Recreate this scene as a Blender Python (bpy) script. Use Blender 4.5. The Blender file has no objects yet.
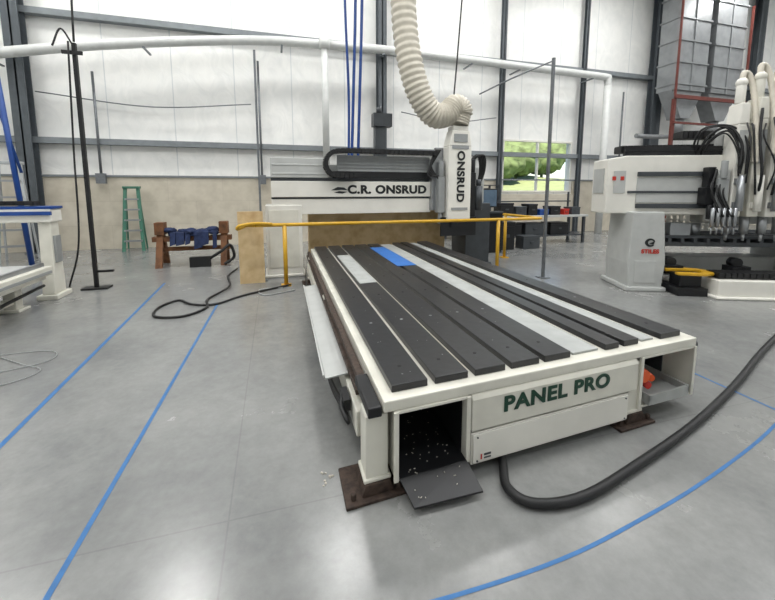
import bpy, math, random, bmesh
from mathutils import Vector, Matrix, Euler, Quaternion
random.seed(7)
S=bpy.context.scene
COL=S.collection
try:
    S.view_settings.view_transform='Standard'
except Exception: pass

# ---------------------------------------------------------------- materials
def lin(c):
    return tuple(((x/255)/12.92 if x/255<=0.04045 else ((x/255+0.055)/1.055)**2.4) for x in c)
MC={}
def M(name,rgb,rough=0.5,metal=0.0,var=0.08,scale=6.0,bump=0.0,dirt=None):
    if name in MC: return MC[name]
    m=bpy.data.materials.new(name); m.use_nodes=True
    nt=m.node_tree; N=nt.nodes; L=nt.links
    b=N['Principled BSDF']; b.inputs['Roughness'].default_value=rough; b.inputs['Metallic'].default_value=metal
    tc=N.new('ShaderNodeTexCoord'); no=N.new('ShaderNodeTexNoise'); no.inputs['Scale'].default_value=scale
    no.inputs['Detail'].default_value=6
    L.new(tc.outputs['Object'],no.inputs['Vector'])
    cr=N.new('ShaderNodeValToRGB'); c=lin(rgb)
    d=dirt if dirt else tuple(x*(1-var*2.2) for x in c) 
    if dirt: d=lin(dirt)
    cr.color_ramp.elements[0].position=0.3; cr.color_ramp.elements[1].position=0.6
    cr.color_ramp.elements[0].color=(*d,1); cr.color_ramp.elements[1].color=(*c,1)
    L.new(no.outputs['Fac'],cr.inputs['Fac']); L.new(cr.outputs['Color'],b.inputs['Base Color'])
    if bump:
        bp=N.new('ShaderNodeBump'); bp.inputs['Strength'].default_value=bump; bp.inputs['Distance'].default_value=0.02
        L.new(no.outputs['Fac'],bp.inputs['Height']); L.new(bp.outputs['Normal'],b.inputs['Normal'])
    MC[name]=m; return m

white=M('white_paint',(216,214,203),0.38,0,0.06,4)
white2=M('white_panel',(226,224,216),0.35,0,0.04,3)
grey=M('grey_paint',(146,149,149),0.4,0,0.05)
lgrey=M('light_grey_paint',(182,184,182),0.4,0,0.04)
dgrey=M('dark_grey_steel',(70,74,78),0.45,0.3,0.08)
black=M('black_rubber',(18,19,21),0.55,0,0.1,10)
blackm=M('black_metal',(25,26,29),0.4,0.2,0.1)
slatm=M('black_phenolic_slat',(31,32,35),0.34,0,0.16,16,0.05,dirt=(20,21,24))
stripm=M('pale_grey_strip',(168,171,169),0.45,0,0.08)
alu=M('aluminium',(160,163,166),0.32,0.7,0.05)
galv=M('galvanised_steel',(118,122,126),0.45,0.5,0.1,14)
yellow=M('yellow_paint',(204,158,34),0.4,0,0.06)
blue=M('blue_paint',(20,66,138),0.4,0,0.06)
bluetape=M('blue_tape',(48,106,162),0.5,0,0.1,12)
green=M('dark_green_lettering',(4,58,40),0.4,0,0.03)
ink=M('black_lettering',(18,22,24),0.4,0,0.03)
rust=M('rusty_steel',(76,62,54),0.7,0.3,0.15,22,0.3,dirt=(48,39,34))
redst=M('rust_red_paint',(104,48,40),0.6,0,0.12)
wood=M('plywood',(204,180,138),0.7,0,0.08,5,0.1,dirt=(180,152,110))
wood2=M('brown_timber',(118,78,48),0.75,0,0.1,7,0.2,dirt=(80,52,32))
denim=M('blue_cloth',(34,48,84),0.9,0,0.2,12,0.4)
ladderg=M('green_fibreglass',(58,110,92),0.5,0,0.06)
laddera=M('pale_aluminium',(176,180,182),0.5,0.2,0.06)
red=M('red_plastic',(190,46,32),0.45,0,0.06)
orange=M('orange_plastic',(222,88,30),0.45,0,0.06)
hosem=M('cream_hose',(198,192,178),0.5,0,0.06,8)
pipem=M('white_pipe_paint',(206,208,206),0.4,0,0.04)
colm=M('grey_steel_column',(80,86,91),0.5,0.1,0.08)
colm2=M('grey_girt',(124,130,134),0.5,0.1,0.06)
duct=M('galvanised_duct',(140,143,145),0.4,0.35,0.1,3)
grass=M('grass',(126,144,106),0.9,0,0.1,1.2)
leafm=M('foliage',(100,122,84),0.9,0,0.25,1.5,0.6)
chip=M('wood_chips',(204,198,186),0.8)
cyanm=M('blue_film',(44,108,184),0.4,0,0.05)

def floor_mat():
    m=bpy.data.materials.new('polished_concrete'); m.use_nodes=True; nt=m.node_tree;N=nt.nodes;L=nt.links
    b=N['Principled BSDF']; tc=N.new('ShaderNodeTexCoord')
    n1=N.new('ShaderNodeTexNoise'); n1.inputs['Scale'].default_value=0.8; n1.inputs['Detail'].default_value=9; n1.inputs['Roughness'].default_value=0.66
    n2=N.new('ShaderNodeTexNoise'); n2.inputs['Scale'].default_value=12; n2.inputs['Detail'].default_value=9; n2.inputs['Roughness'].default_value=.7
    L.new(tc.outputs['Object'],n1.inputs['Vector']); L.new(tc.outputs['Object'],n2.inputs['Vector'])
    r1=N.new('ShaderNodeValToRGB'); r1.color_ramp.elements[0].position=.3; r1.color_ramp.elements[1].position=.7
    r1.color_ramp.elements[0].color=(*lin((114,116,116)),1); r1.color_ramp.elements[1].color=(*lin((142,143,141)),1)
    L.new(n1.outputs['Fac'],r1.inputs['Fac'])
    r2=N.new('ShaderNodeValToRGB'); r2.color_ramp.elements[0].position=.3; r2.color_ramp.elements[1].position=.65
    r2.color_ramp.elements[0].color=(.82,.82,.82,1); r2.color_ramp.elements[1].color=(1,1,1,1)
    L.new(n2.outputs['Fac'],r2.inputs['Fac'])
    mx=N.new('ShaderNodeMixRGB'); mx.blend_type='MULTIPLY'; mx.inputs[0].default_value=1
    L.new(r1.outputs['Color'],mx.inputs[1]); L.new(r2.outputs['Color'],mx.inputs[2])
    sp=N.new('ShaderNodeSeparateXYZ'); L.new(tc.outputs['Object'],sp.inputs[0])
    def joint(out,off,per):
        a=N.new('ShaderNodeMath');a.operation='ADD';a.inputs[1].default_value=off;L.new(out,a.inputs[0])
        p=N.new('ShaderNodeMath');p.operation='PINGPONG';p.inputs[1].default_value=per/2;L.new(a.outputs[0],p.inputs[0])
        l=N.new('ShaderNodeMath');l.operation='LESS_THAN';l.inputs[1].default_value=0.005;L.new(p.outputs[0],l.inputs[0]);return l
    j1=joint(sp.outputs['X'],0.35,4.6); j2=joint(sp.outputs['Y'],0.8,4.6)
    mm=N.new('ShaderNodeMath');mm.operation='MAXIMUM';L.new(j1.outputs[0],mm.inputs[0]);L.new(j2.outputs[0],mm.inputs[1])
    sc=N.new('ShaderNodeMath');sc.operation='MULTIPLY';sc.inputs[1].default_value=.25;L.new(mm.outputs[0],sc.inputs[0])
    m2=N.new('ShaderNodeMixRGB'); m2.inputs[2].default_value=(*lin((80,80,80)),1)
    L.new(sc.outputs[0],m2.inputs[0]); L.new(mx.outputs[0],m2.inputs[1]); L.new(m2.outputs[0],b.inputs['Base Color'])
    rr=N.new('ShaderNodeMapRange'); rr.inputs[3].default_value=.18; rr.inputs[4].default_value=.33
    L.new(n1.outputs['Fac'],rr.inputs[0]); L.new(rr.outputs[0],b.inputs['Roughness'])
    b.inputs['IOR'].default_value=1.75
    return m
def wall_mat():
    m=bpy.data.materials.new('white_insulation_liner'); m.use_nodes=True; nt=m.node_tree;N=nt.nodes;L=nt.links
    b=N['Principled BSDF']; b.inputs['Roughness'].default_value=.42; g=N.new('ShaderNodeNewGeometry')
    sp=N.new('ShaderNodeSeparateXYZ'); L.new(g.outputs['Position'],sp.inputs[0])
    ad=N.new('ShaderNodeMath');ad.operation='ADD';L.new(sp.outputs['X'],ad.inputs[0]);L.new(sp.outputs['Y'],ad.inputs[1])
    pp=N.new('ShaderNodeMath');pp.operation='PINGPONG';pp.inputs[1].default_value=.9;L.new(ad.outputs[0],pp.inputs[0])
    ls=N.new('ShaderNodeMath');ls.operation='LESS_THAN';ls.inputs[1].default_value=.014;L.new(pp.outputs[0],ls.inputs[0])
    no=N.new('ShaderNodeTexNoise');no.inputs['Scale'].default_value=1.9;no.inputs['Detail'].default_value=6;no.inputs['Distortion'].default_value=1.4
    mp=N.new('ShaderNodeMapping');mp.inputs['Scale'].default_value=(1,1,.8);L.new(g.outputs['Position'],mp.inputs[0]);L.new(mp.outputs[0],no.inputs['Vector'])
    r=N.new('ShaderNodeValToRGB');r.color_ramp.elements[0].color=(*lin((224,225,223)),1);r.color_ramp.elements[1].color=(*lin((235,235,232)),1)
    r.color_ramp.elements[0].position=.3;r.color_ramp.elements[1].position=.65
    L.new(no.outputs['Fac'],r.inputs['Fac'])
    mx=N.new('ShaderNodeMixRGB');mx.inputs[2].default_value=(*lin((202,206,207)),1)
    L.new(ls.outputs[0],mx.inputs[0]);L.new(r.outputs[0],mx.inputs[1]);L.new(mx.outputs[0],b.inputs['Base Color'])
    bp=N.new('ShaderNodeBump');bp.inputs['Strength'].default_value=.3;bp.inputs['Distance'].default_value=.07
    L.new(no.outputs['Fac'],bp.inputs['Height']);L.new(bp.outputs['Normal'],b.inputs['Normal'])
    return m
def block_mat():
    m=bpy.data.materials.new('pale_concrete_block'); m.use_nodes=True; nt=m.node_tree;N=nt.nodes;L=nt.links
    b=N['Principled BSDF']; b.inputs['Roughness'].default_value=.8; g=N.new('ShaderNodeNewGeometry')
    mp=N.new('ShaderNodeMapping'); mp.inputs['Rotation'].default_value=(math.radians(90),0,0); L.new(g.outputs['Position'],mp.inputs[0])
    br=N.new('ShaderNodeTexBrick'); br.inputs['Scale'].default_value=1; br.inputs['Brick Width'].default_value=1.6; br.inputs['Row Height'].default_value=.73; br.inputs['Mortar Size'].default_value=.006
    br.inputs['Color1'].default_value=(*lin((202,195,180)),1); br.inputs['Color2'].default_value=(*lin((196,189,173)),1); br.inputs['Mortar'].default_value=(*lin((186,179,164)),1)
    L.new(mp.outputs[0],br.inputs['Vector'])
    no=N.new('ShaderNodeTexNoise'); no.inputs['Scale'].default_value=2.5; no.inputs['Detail'].default_value=8; L.new(g.outputs['Position'],no.inputs['Vector'])
    r=N.new('ShaderNodeValToRGB'); r.color_ramp.elements[0].position=.35; r.color_ramp.elements[1].position=.6; r.color_ramp.elements[0].color=(.84,.83,.82,1); r.color_ramp.elements[1].color=(1,1,1,1)
    L.new(no.outputs['Fac'],r.inputs['Fac']); mx=N.new('ShaderNodeMixRGB'); mx.blend_type='MULTIPLY'; mx.inputs[0].default_value=1
    L.new(br.outputs['Color'],mx.inputs[1]); L.new(r.outputs[0],mx.inputs[2]); L.new(mx.outputs[0],b.inputs['Base Color'])
    return m
FLOOR=floor_mat(); WALL=wall_mat(); CONC=block_mat()

# ---------------------------------------------------------------- mesh builder
class B:
    def __init__(s,xf=None): s.v=[];s.f=[];s.s=[];s.xf=xf
    def add(s,vs,fs,smooth=False):
        o=len(s.v)
        for p in vs:
            p=Vector(p); s.v.append(s.xf(p) if s.xf else p)
        for f in fs: s.f.append([o+i for i in f]); s.s.append(smooth)
        return s
    def hexa(s,p):
        return s.add(p,[(0,3,2,1),(4,5,6,7),(0,1,5,4),(1,2,6,5),(2,3,7,6),(3,0,4,7)])
    def box(s,x0,x1,y0,y1,z0,z1):
        return s.hexa([(x0,y0,z0),(x1,y0,z0),(x1,y1,z0),(x0,y1,z0),(x0,y0,z1),(x1,y0,z1),(x1,y1,z1),(x0,y1,z1)])
    def obox(s,c,size,q):
        a,b_,c_=[k/2 for k in size]; c=Vector(c)
        P=[(-a,-b_,-c_),(a,-b_,-c_),(a,b_,-c_),(-a,b_,-c_),(-a,-b_,c_),(a,-b_,c_),(a,b_,c_),(-a,b_,c_)]
        return s.hexa([c+q@Vector(p) for p in P])
    def cyl(s,p,q,r,r2=None,n=16):
        p=Vector(p);q=Vector(q);r2=r if r2 is None else r2
        d=(q-p).normalized(); u=d.orthogonal().normalized(); w=d.cross(u)
        vs=[]
        for c,rr in((p,r),(q,r2)):
            for i in range(n):
                a=2*math.pi*i/n; vs.append(c+(u*math.cos(a)+w*math.sin(a))*rr)
        s.add(vs,[(i,(i+1)%n,n+(i+1)%n,n+i) for i in range(n)],True)
        o=len(s.v)-2*n
        s.f.append([o+i for i in range(n)][::-1]); s.s.append(False)
        s.f.append([o+n+i for i in range(n)]); s.s.append(False)
        return s
    def tube(s,pts,r,n=10,seg=8,spline=True,rf=None):
        P=path(pts,seg) if spline else [Vector(p) for p in pts]
        vs=[];u=None
        for i,p in enumerate(P):
            a=P[max(i-1,0)];b_=P[min(i+1,len(P)-1)];d=(b_-a).normalized()
            if u is None: u=d.orthogonal().normalized()
            u=(u-d*u.dot(d)).normalized(); w=d.cross(u)
            rr=rf(i,r) if rf else r
            for k in range(n):
                t=2*math.pi*k/n; vs.append(p+(u*math.cos(t)+w*math.sin(t))*rr)
        m=len(P); fs=[]
        for i in range(m-1):
            for k in range(n): fs.append((i*n+k,i*n+(k+1)%n,(i+1)*n+(k+1)%n,(i+1)*n+k))
        s.add(vs,fs,True); o=len(s.v)-m*n
        s.f.append([o+i for i in range(n)][::-1]); s.s.append(False)
        s.f.append([o+(m-1)*n+i for i in range(n)]); s.s.append(False)
        return s
    def chain(s,pts,w,h,step=0.07,up=(0,1,0)):
        P=path(pts,20); acc=0; last=P[0]; up=Vector(up)
        for i in range(1,len(P)):
            acc+=(P[i]-P[i-1]).length
            if acc>=step:
                d=(P[i]-last).normalized(); y=(up-d*up.dot(d)).normalized(); z=d.cross(y)
                q=Matrix((d,y,z)).transposed().to_quaternion()
                s.obox((P[i]+last)/2,(acc*.82,w,h),q); s.obox((P[i]+last)/2,(acc*1.05,w*.9,h*.7),q); last=P[i]; acc=0
        return s
    def prism(s,prof,axis,a0,a1):
        n=len(prof); vs=[]
        for a in(a0,a1):
            for (p,q) in prof:
                vs.append({'x':(a,p,q),'y':(p,a,q),'z':(p,q,a)}[axis])
        fs=[(i,(i+1)%n,n+(i+1)%n,n+i) for i in range(n)]+[list(range(n))[::-1],list(range(n,2*n))]
        return s.add(vs,fs)
    def ball(s,c,r,sc=(1,1,1),n=14,m=8,jit=0):
        c=Vector(c);vs=[]
        for j in range(m+1):
            ph=math.pi*j/m
            for i in range(n):
                th=2*math.pi*i/n; k=r*(1+random.uniform(-jit,jit))
                vs.append(c+Vector((math.sin(ph)*math.cos(th)*sc[0],math.sin(ph)*math.sin(th)*sc[1],math.cos(ph)*sc[2]))*k)
        fs=[(j*n+i,(j+1)*n+i,(j+1)*n+(i+1)%n,j*n+(i+1)%n) for j in range(m) for i in range(n)]
        return s.add(vs,fs,True)
def path(pts,seg):
    P=[Vector(p) for p in pts]
    if len(P)<3: return [P[0].lerp(P[-1],i/seg) for i in range(seg+1)]
    E=[2*P[0]-P[1]]+P+[2*P[-1]-P[-2]]; out=[]
    for i in range(1,len(E)-2):
        a,b,c,d=E[i-1:i+3]
        for k in range(seg):
            t=k/seg
            out.append(.5*((2*b)+(c-a)*t+(2*a-5*b+4*c-d)*t*t+(3*b-a-3*c+d)*t**3))
    out.append(P[-1]); return out

def mk(name,b,mat,parent=None,origin=None,bevel=0.0,label=None,mods=None):
    vs=[Vector(v) for v in b.v]
    if origin is None and parent is None:
        xs=[v.x for v in vs];ys=[v.y for v in vs];zs=[v.z for v in vs]
        origin=Vector(((min(xs)+max(xs))/2,(min(ys)+max(ys))/2,min(zs)))
    off=Vector((0,0,0))
    if parent is not None:
        off=Vector(parent['_o']) if '_o' in parent else Vector((0,0,0))
    else: off=Vector(origin)
    me=bpy.data.meshes.new(name); me.from_pydata([v-off for v in vs],[],b.f); me.update()
    for p,sm in zip(me.polygons,b.s): p.use_smooth=sm
    me.validate()
    bm=bmesh.new(); bm.from_mesh(me); bmesh.ops.recalc_face_normals(bm,faces=bm.faces); bm.to_mesh(me); bm.free()
    ob=bpy.data.objects.new(name,me); COL.objects.link(ob)
    if mat: me.materials.append(mat)
    if parent is not None:
        ob.parent=parent
        ob['_o']=parent['_o'] if '_o' in parent else (0,0,0)
    else: ob.location=off
    if bevel:
        md=ob.modifiers.new('bev','BEVEL'); md.width=bevel; md.segments=2; md.limit_method='ANGLE'
    if label: ob['label']=label
    return ob
def thing(name,label,cat,loc,rotz=None,group=None):
    e=bpy.data.objects.new(name,None); COL.objects.link(e); e.location=loc; e.empty_display_size=.2
    e['label']=label; e['category']=cat
    if rotz is None: e['_o']=tuple(loc)
    else: e.rotation_euler=(0,0,rotz); e['_o']=(0,0,0)
    if group: e['group']=group
    return e
def solo(name,b,mat,label,cat,bevel=0,group=None,kind=None):
    o=mk(name,b,mat,bevel=bevel); o['label']=label; o['category']=cat
    if group:o['group']=group
    if kind:o['kind']=kind
    return o
def struct(name,b,mat,bevel=0):
    o=mk(name,b,mat,bevel=bevel); o['kind']='structure'; return o
UPRIGHT=Euler((math.pi/2,0,0)).to_matrix()
DOWNWARD=Matrix(((0,1,0),(0,0,-1),(-1,0,0)))
def text(name,body,size,mat,parent,loc,R=UPRIGHT,extr=.002,sx=1.0,bold=0.0,skew=0.0,label=None):
    cu=bpy.data.curves.new(name,'FONT'); cu.body=body; cu.size=size; cu.extrude=extr; cu.offset=bold; cu.align_x='CENTER'; cu.align_y='CENTER'; cu.space_character=1.08
    t=bpy.data.objects.new(name+'_tmp',cu); COL.objects.link(t)
    bpy.context.view_layer.update()
    me=bpy.data.meshes.new_from_object(t.evaluated_get(bpy.context.evaluated_depsgraph_get()))
    bpy.data.objects.remove(t)
    off=Vector(parent['_o'])
    for v in me.vertices:
        p=R@Vector((v.co.x*sx,v.co.y,v.co.z)); p=p+Vector(loc); p.y+=skew*(p.x-loc[0]); v.co=p-off
    me.materials.clear(); me.materials.append(mat)
    o=bpy.data.objects.new(name,me); COL.objects.link(o); o.parent=parent; o['_o']=parent['_o']
    if label:o['label']=label
    return o

# ---------------------------------------------------------------- room
XL,XR,YF,YB,ZC=-9.5,28.0,-8.0,13.7,12.5
struct('floor',B().box(XL-.3,XR+.3,YF-.3,YB+.3,-.2,0),FLOOR)
struct('ceiling',B().box(XL-.3,XR+.3,YF-.3,YB+.3,ZC,ZC+.2),M('ceiling_liner',(200,202,202),.7))
wx0,wx1,wz0,wz1=8.9,12.3,1.72,3.85
ob=B()
ob.box(XL-.3,wx0,YB,YB+.3,0,ZC); ob.box(wx1,XR+.3,YB,YB+.3,0,ZC); ob.box(wx0,wx1,YB,YB+.3,0,wz0); ob.box(wx0,wx1,YB,YB+.3,wz1,ZC)
struct('wall_back',ob,WALL)
struct('wall_left',B().box(XL-.3,XL,YF,YB,0,ZC),WALL)
struct('wall_right',B().box(XR,XR+.3,YF,YB,0,ZC),WALL)
struct('wall_front',B().box(XL,XR,YF-.3,YF,0,ZC),WALL)
ob=B(); ob.box(XL,wx0-.1,YB-.12,YB,0,2.2); ob.box(wx1+.1,XR,YB-.12,YB,0,2.2); ob.box(wx0-.1,wx1+.1,YB-.12,YB,0,wz0-.08)
struct('baseboard_back',ob,CONC)
ob=B()
t=.07
ob.box(wx0,wx1,YB-.06,YB+.1,wz0,wz0+t); ob.box(wx0,wx1,YB-.06,YB+.1,wz1-t,wz1)
ob.box(wx0,wx0+t,YB-.06,YB+.1,wz0+t,wz1-t); ob.box(wx1-t,wx1,YB-.06,YB+.1,wz0+t,wz1-t)
ob.box((wx0+wx1)/2-.03,(wx0+wx1)/2+.03,YB-.04,YB+.08,wz0+t,wz1-t)
struct('window_1',ob,white2)
def column(x,w=.36,y0=13.1):
    b=B(); b.box(x-w/2,x+w/2,y0,y0+.03,0,ZC); b.box(x-w/2,x+w/2,13.5,13.53,0,ZC); b.box(x-.02,x+.02,y0,13.53,0,ZC)
    b.box(x-w/2-.05,x+w/2+.05,y0-.05,13.57,0,.03)
    return b
for i,(x,w,y0) in enumerate([(-6.6,.38,13.2),(3.75,.30,13.2),(8.65,.18,13.38),(12.5,.16,13.38),(16.3,.50,13.2),(22.5,.4,13.2)]):
    struct('trim_%d'%(i+1),column(x,w,y0),colm)
def girt(z):
    b=B(); b.box(XL,XR,13.45,13.5,z,z+.17); b.box(XL,XR,13.5,13.69,z,z+.02); b.box(XL,XR,13.5,13.69,z+.15,z+.17); return b
for i,z in enumerate([3.15,6.65]):
    struct('trim_%d'%(i+7),girt(z),colm2)
b=B(); b.box(XL,XR,13.54,13.6,2.2,2.26); struct('trim_9',b,colm2)
b=B(); vs=[];fs=[]
for j in range(13):
    for i in range(25):
        x=-10+i*3; y=14.2+j*3; vs.append((x,y,-.3+max(0,(y-18))*.13+.3*math.sin(x*.4)))
for j in range(12):
    for i in range(24): fs.append((j*25+i,j*25+i+1,(j+1)*25+i+1,(j+1)*25+i))
b.add(vs,fs,True)
g=solo('grass_bank',b,grass,'sunlit grassy bank outside the window','grass',kind='stuff')
for (x,y,z,r) in [(26.5,42,5.4,3.0),(31.5,45,6.4,3.2),(38,48,7,3.4)]:
    b=B(); b.ball((x,y,z),r,(1.1,1,.8),26,18,.14); b.cyl((x,y,z-r-.4),(x,y,z),.2)
    solo('tree',b,leafm,'leafy green tree beyond the window','tree',group='trees outside')

# ---------------------------------------------------------------- main CNC router
SH=.07
def sh(p): return Vector((p.x+.022*(p.y-1.9),p.y+SH*(p.x-.6),p.z))
R=thing('cnc_router','white flatbed cnc router with black slatted table and gantry','machine',(1.9,4.9,0))
bx0,bx1,by0,by1=.56,3.29,1.96,7.9
b=B(sh)
b.box(bx0,bx1,by0,by1,.53,.60)
b.box(bx0,bx0+.05,by0+.25,by1,.30,.53); b.box(bx1-.05,bx1,by0+1.5,by1,.22,.53)
b.box(.8,3.1,by1-.1,by1,.1,.53)
bed=mk('table_frame',b,white,R,bevel=.008)
b=B(sh); b.box(1.25,2.6,2.3,7.7,.10,.52); mk('bed_beam',b,dgrey,R)  # beam whose dark grey stands in for the shadow beneath the bed
strips=[(.63,.868,0),(.92,1.158,0),(1.21,1.448,0),(1.495,1.733,0),(1.78,2.015,0),(2.055,2.305,1),(2.355,2.50,0),(2.55,2.71,0),(2.765,2.905,1),(2.96,3.20,0)]
for x0,x1,k in strips:
    b=B(sh); b.box(x0,x1,2.04 if k==0 else 2.06,by1-.03,.60,.646 if k==0 else .618)
    m=stripm if k else slatm
    o=mk('slat',b,m,R,bevel=.004,label='pale grey table strip' if k else 'black table slat')
    if not k and x1-x0>.2:
        for q in range(7):
            yy=by0+.3+q*.85
            b=B(sh); b.cyl(((x0+x1)/2,yy,.646),((x0+x1)/2,yy,.648),.014,n=10); mk('bolt_hole',b,grey if q%3==1 else black,o)
b=B(sh); b.box(.93,1.15,4.5,6.6,.647,.652); mk('masking_sheet',b,stripm,R,label='pale sheet stuck on a slat')
b=B(sh); b.box(1.70,2.01,5.35,7.3,.647,.652); mk('blue_sheet',b,cyanm,R,label='blue film on the slats')
b=B(sh)
for k in range(90):
    i=random.choice([0,1,2,3,4,6,7,9]); x=random.uniform(strips[i][0]+.02,strips[i][1]-.02); y=random.uniform(2.1,7.5)
    b.obox((x,y,.648),(random.uniform(.005,.014),random.uniform(.003,.006),.002),Euler((0,0,random.random()*3)).to_quaternion())
mk('dust_speck',b,grey,R)['kind']='stuff'
b=B(sh); b.box(.49,.545,by0+.4,by1,.50,.545); b.box(.47,.56,by0+.4,by1,.44,.475); mk('linear_rail',b,rust,R,bevel=.004)
b=B(sh); b.box(.47,.555,1.98,2.40,.5,.565); mk('rail_stop',b,blackm,R,bevel=.008)
b=B(sh); b.box(bx1+.01,bx1+.05,by0+.15,by1,.47,.5); mk('linear_rail',b,blackm,R)
b=B(sh); 
b.add([(.50,2.75,.40),(.50,5.6,.40),(.30,5.6,.385),(.30,2.75,.385),(.285,2.75,.42),(.285,5.6,.42)],[(0,1,2,3),(3,2,5,4)])
tr=mk('cable_tray',b,lgrey,R,label='pale grey sheet-metal cable tray')
md=tr.modifiers.new('s','SOLIDIFY'); md.thickness=.012
b=B(sh); b.box(.46,.56,2.3,7.6,.18,.36); mk('side_beam',b,white,R,bevel=.01)
for k in range(3):
    b=B(sh); b.tube([(.42,2.45,.30-.03*k),(.38,3.2,.22-.03*k),(.42,4.5,.25-.04*k),(.36,5.8,.2-.03*k),(.42,7.4,.25)],.012,8); mk('cable',b,black,R)
b=B(sh); b.tube([(.42,2.6,.34),(.39,2.5,.3),(.42,2.4,.24),(.43,2.55,.2)],.018,8); b.box(.40,.45,2.46,2.65,.28,.36); mk('air_valve',b,black,R)
def duct_box(x0,x1,y0,y1,z0,z1,t=.018):
    b=B(sh)
    b.box(x0,x1,y0,y1,z1-t,z1); b.box(x0,x1,y0,y1,z0,z0+t)
    b.box(x0,x0+t,y0,y1,z0+t,z1-t); b.box(x1-t,x1,y0,y1,z0+t,z1-t); b.box(x0+t,x1-t,y1-t,y1,z0+t,z1-t)
    b.box(x0-.012,x0+t,y0-.01,y0+.01,z0,z1); b.box(x1-t,x1+.012,y0-.01,y0+.01,z0,z1)
    return b
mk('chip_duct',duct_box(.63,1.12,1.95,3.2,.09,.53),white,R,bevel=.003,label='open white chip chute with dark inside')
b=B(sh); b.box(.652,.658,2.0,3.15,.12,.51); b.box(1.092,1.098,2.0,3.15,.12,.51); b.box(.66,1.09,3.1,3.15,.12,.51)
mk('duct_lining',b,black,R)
b=B(sh)
b.hexa([(.652,1.93,.110),(1.098,1.93,.110),(1.098,3.1,.20),(.652,3.1,.20),(.652,1.93,.122),(1.098,1.93,.122),(1.098,3.1,.212),(.652,3.1,.212)])
b.hexa([(.69,1.78,.04),(1.12,1.75,.04),(1.10,1.935,.110),(.648,1.935,.110),(.69,1.78,.052),(1.12,1.75,.052),(1.10,1.935,.122),(.648,1.935,.122)])
ch=mk('discharge_tray',b,blackm,R,label='black sloping discharge tray with wood chips')
b=B(sh)
for k in range(55):
    x=random.uniform(.71,1.04); y=random.uniform(1.80,2.5)
    z=(.052+(y-1.765)/.17*.07) if y<1.935 else .123+(y-1.93)/1.17*.09
    q=Euler((.18,random.random()*.3,random.random()*3)).to_quaternion()
    b.obox((x,y,z+.003),(random.uniform(.004,.014),.004,.003),q)
mk('wood_chips',b,chip,ch)['kind']='stuff'
b=B(sh); b.prism([(1.955,.53),(1.94,.50),(1.94,.29),(2.25,.29),(2.25,.53)],'x',1.14,2.60)
fp=mk('front_panel',b,white,R,bevel=.006)
b=B(sh); b.box(1.14,2.52,1.945,2.25,.06,.275); b.box(1.15,2.51,1.932,1.945,.075,.27)
lp=mk('lower_cover',b,white2,R,bevel=.004)
b=B(sh); b.box(1.145,2.58,1.965,2.2,.274,.292); mk('seam_gap',b,dgrey,fp)
for xx in(1.18,2.48):
    for zz in(.09,.25):
        b=B(sh); b.cyl((xx,1.932,zz),(xx,1.926,zz),.006,n=8); mk('screw',b,dgrey,lp)
tx=1.84
text('lettering','PANEL PRO',.142,green,fp,(tx,1.94+SH*(tx-.6)-.004,.425),sx=1.2,bold=.005,skew=SH,label='dark green lettering reading PANEL PRO')
b=B(sh); b.box(1.20,1.29,1.929,1.932,.09,.14); lab=mk('warning_label',b,white2,lp)
b=B(sh); b.box(1.204,1.215,1.927,1.929,.098,.132); mk('label_mark',b,red,lab)
b=B(sh); b.box(1.23,1.282,1.927,1.929,.118,.132);b.box(1.23,1.282,1.927,1.929,.098,.108); mk('label_mark',b,dgrey,lab)
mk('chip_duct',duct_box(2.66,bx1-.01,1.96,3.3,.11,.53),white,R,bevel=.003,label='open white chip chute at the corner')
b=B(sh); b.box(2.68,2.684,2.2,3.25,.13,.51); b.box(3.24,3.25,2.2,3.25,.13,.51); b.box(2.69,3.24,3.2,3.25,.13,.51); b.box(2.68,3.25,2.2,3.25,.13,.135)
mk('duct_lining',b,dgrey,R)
b=B(sh); b.cyl((2.76,1.99,.34),(2.76,2.45,.34),.05); b.cyl((2.84,2.0,.31),(2.98,2.3,.30),.028); mk('pipe_end',b,orange,R,label='orange pipe end inside the chute')
b=B(sh); b.cyl((2.80,1.99,.26),(2.86,2.4,.27),.03); mk('pipe_end',b,red,R,label='red pipe end inside the chute')
b=B(sh); b.box(2.74,3.2,1.93,2.5,.135,.165); b.box(2.74,2.76,1.93,2.5,.165,.22); b.box(3.18,3.2,1.93,2.5,.165,.22); b.box(2.74,3.2,1.93,1.95,.165,.215); mk('inner_tray',b,stripm,R)
b=B(sh); b.box(bx1,bx1+.06,1.99,2.08,.47,.52); b.cyl((bx1+.06,2.04,.5),(bx1+.11,2.04,.5),.03); mk('rail_stop',b,blackm,R)
def leg(x,y,wd=.07):
    b=B(sh); b.box(x-wd,x+wd,y-.06,y+.1,.10,.5); b.box(x-wd-.015,x+wd+.015,y-.075,y+.115,.085,.11)
    l=mk('leg',b,white,R,bevel=.008)
    b=B(sh); b.box(x-.20,x+.17,y-.13,y+.2,0,.02)
    b.prism([(x-.1,.02),(x+.1,.02),(x+.075,.09),(x-.075,.09)],'y',y-.09,y+.13)
    b.cyl((x-.15,y-.08,.02),(x-.15,y-.08,.06),.018,n=6); b.cyl((x+.13,y-.09,.02),(x+.13,y-.09,.06),.018,n=6)
    mk('foot_plate',b,rust,l,bevel=.004,label='rusty steel foot plate')
for p in[(.53,2.07),(.55,4.6),(.55,7.4),(2.62,2.03),(3.0,4.6),(3.0,7.4)]: leg(*p)

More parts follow.
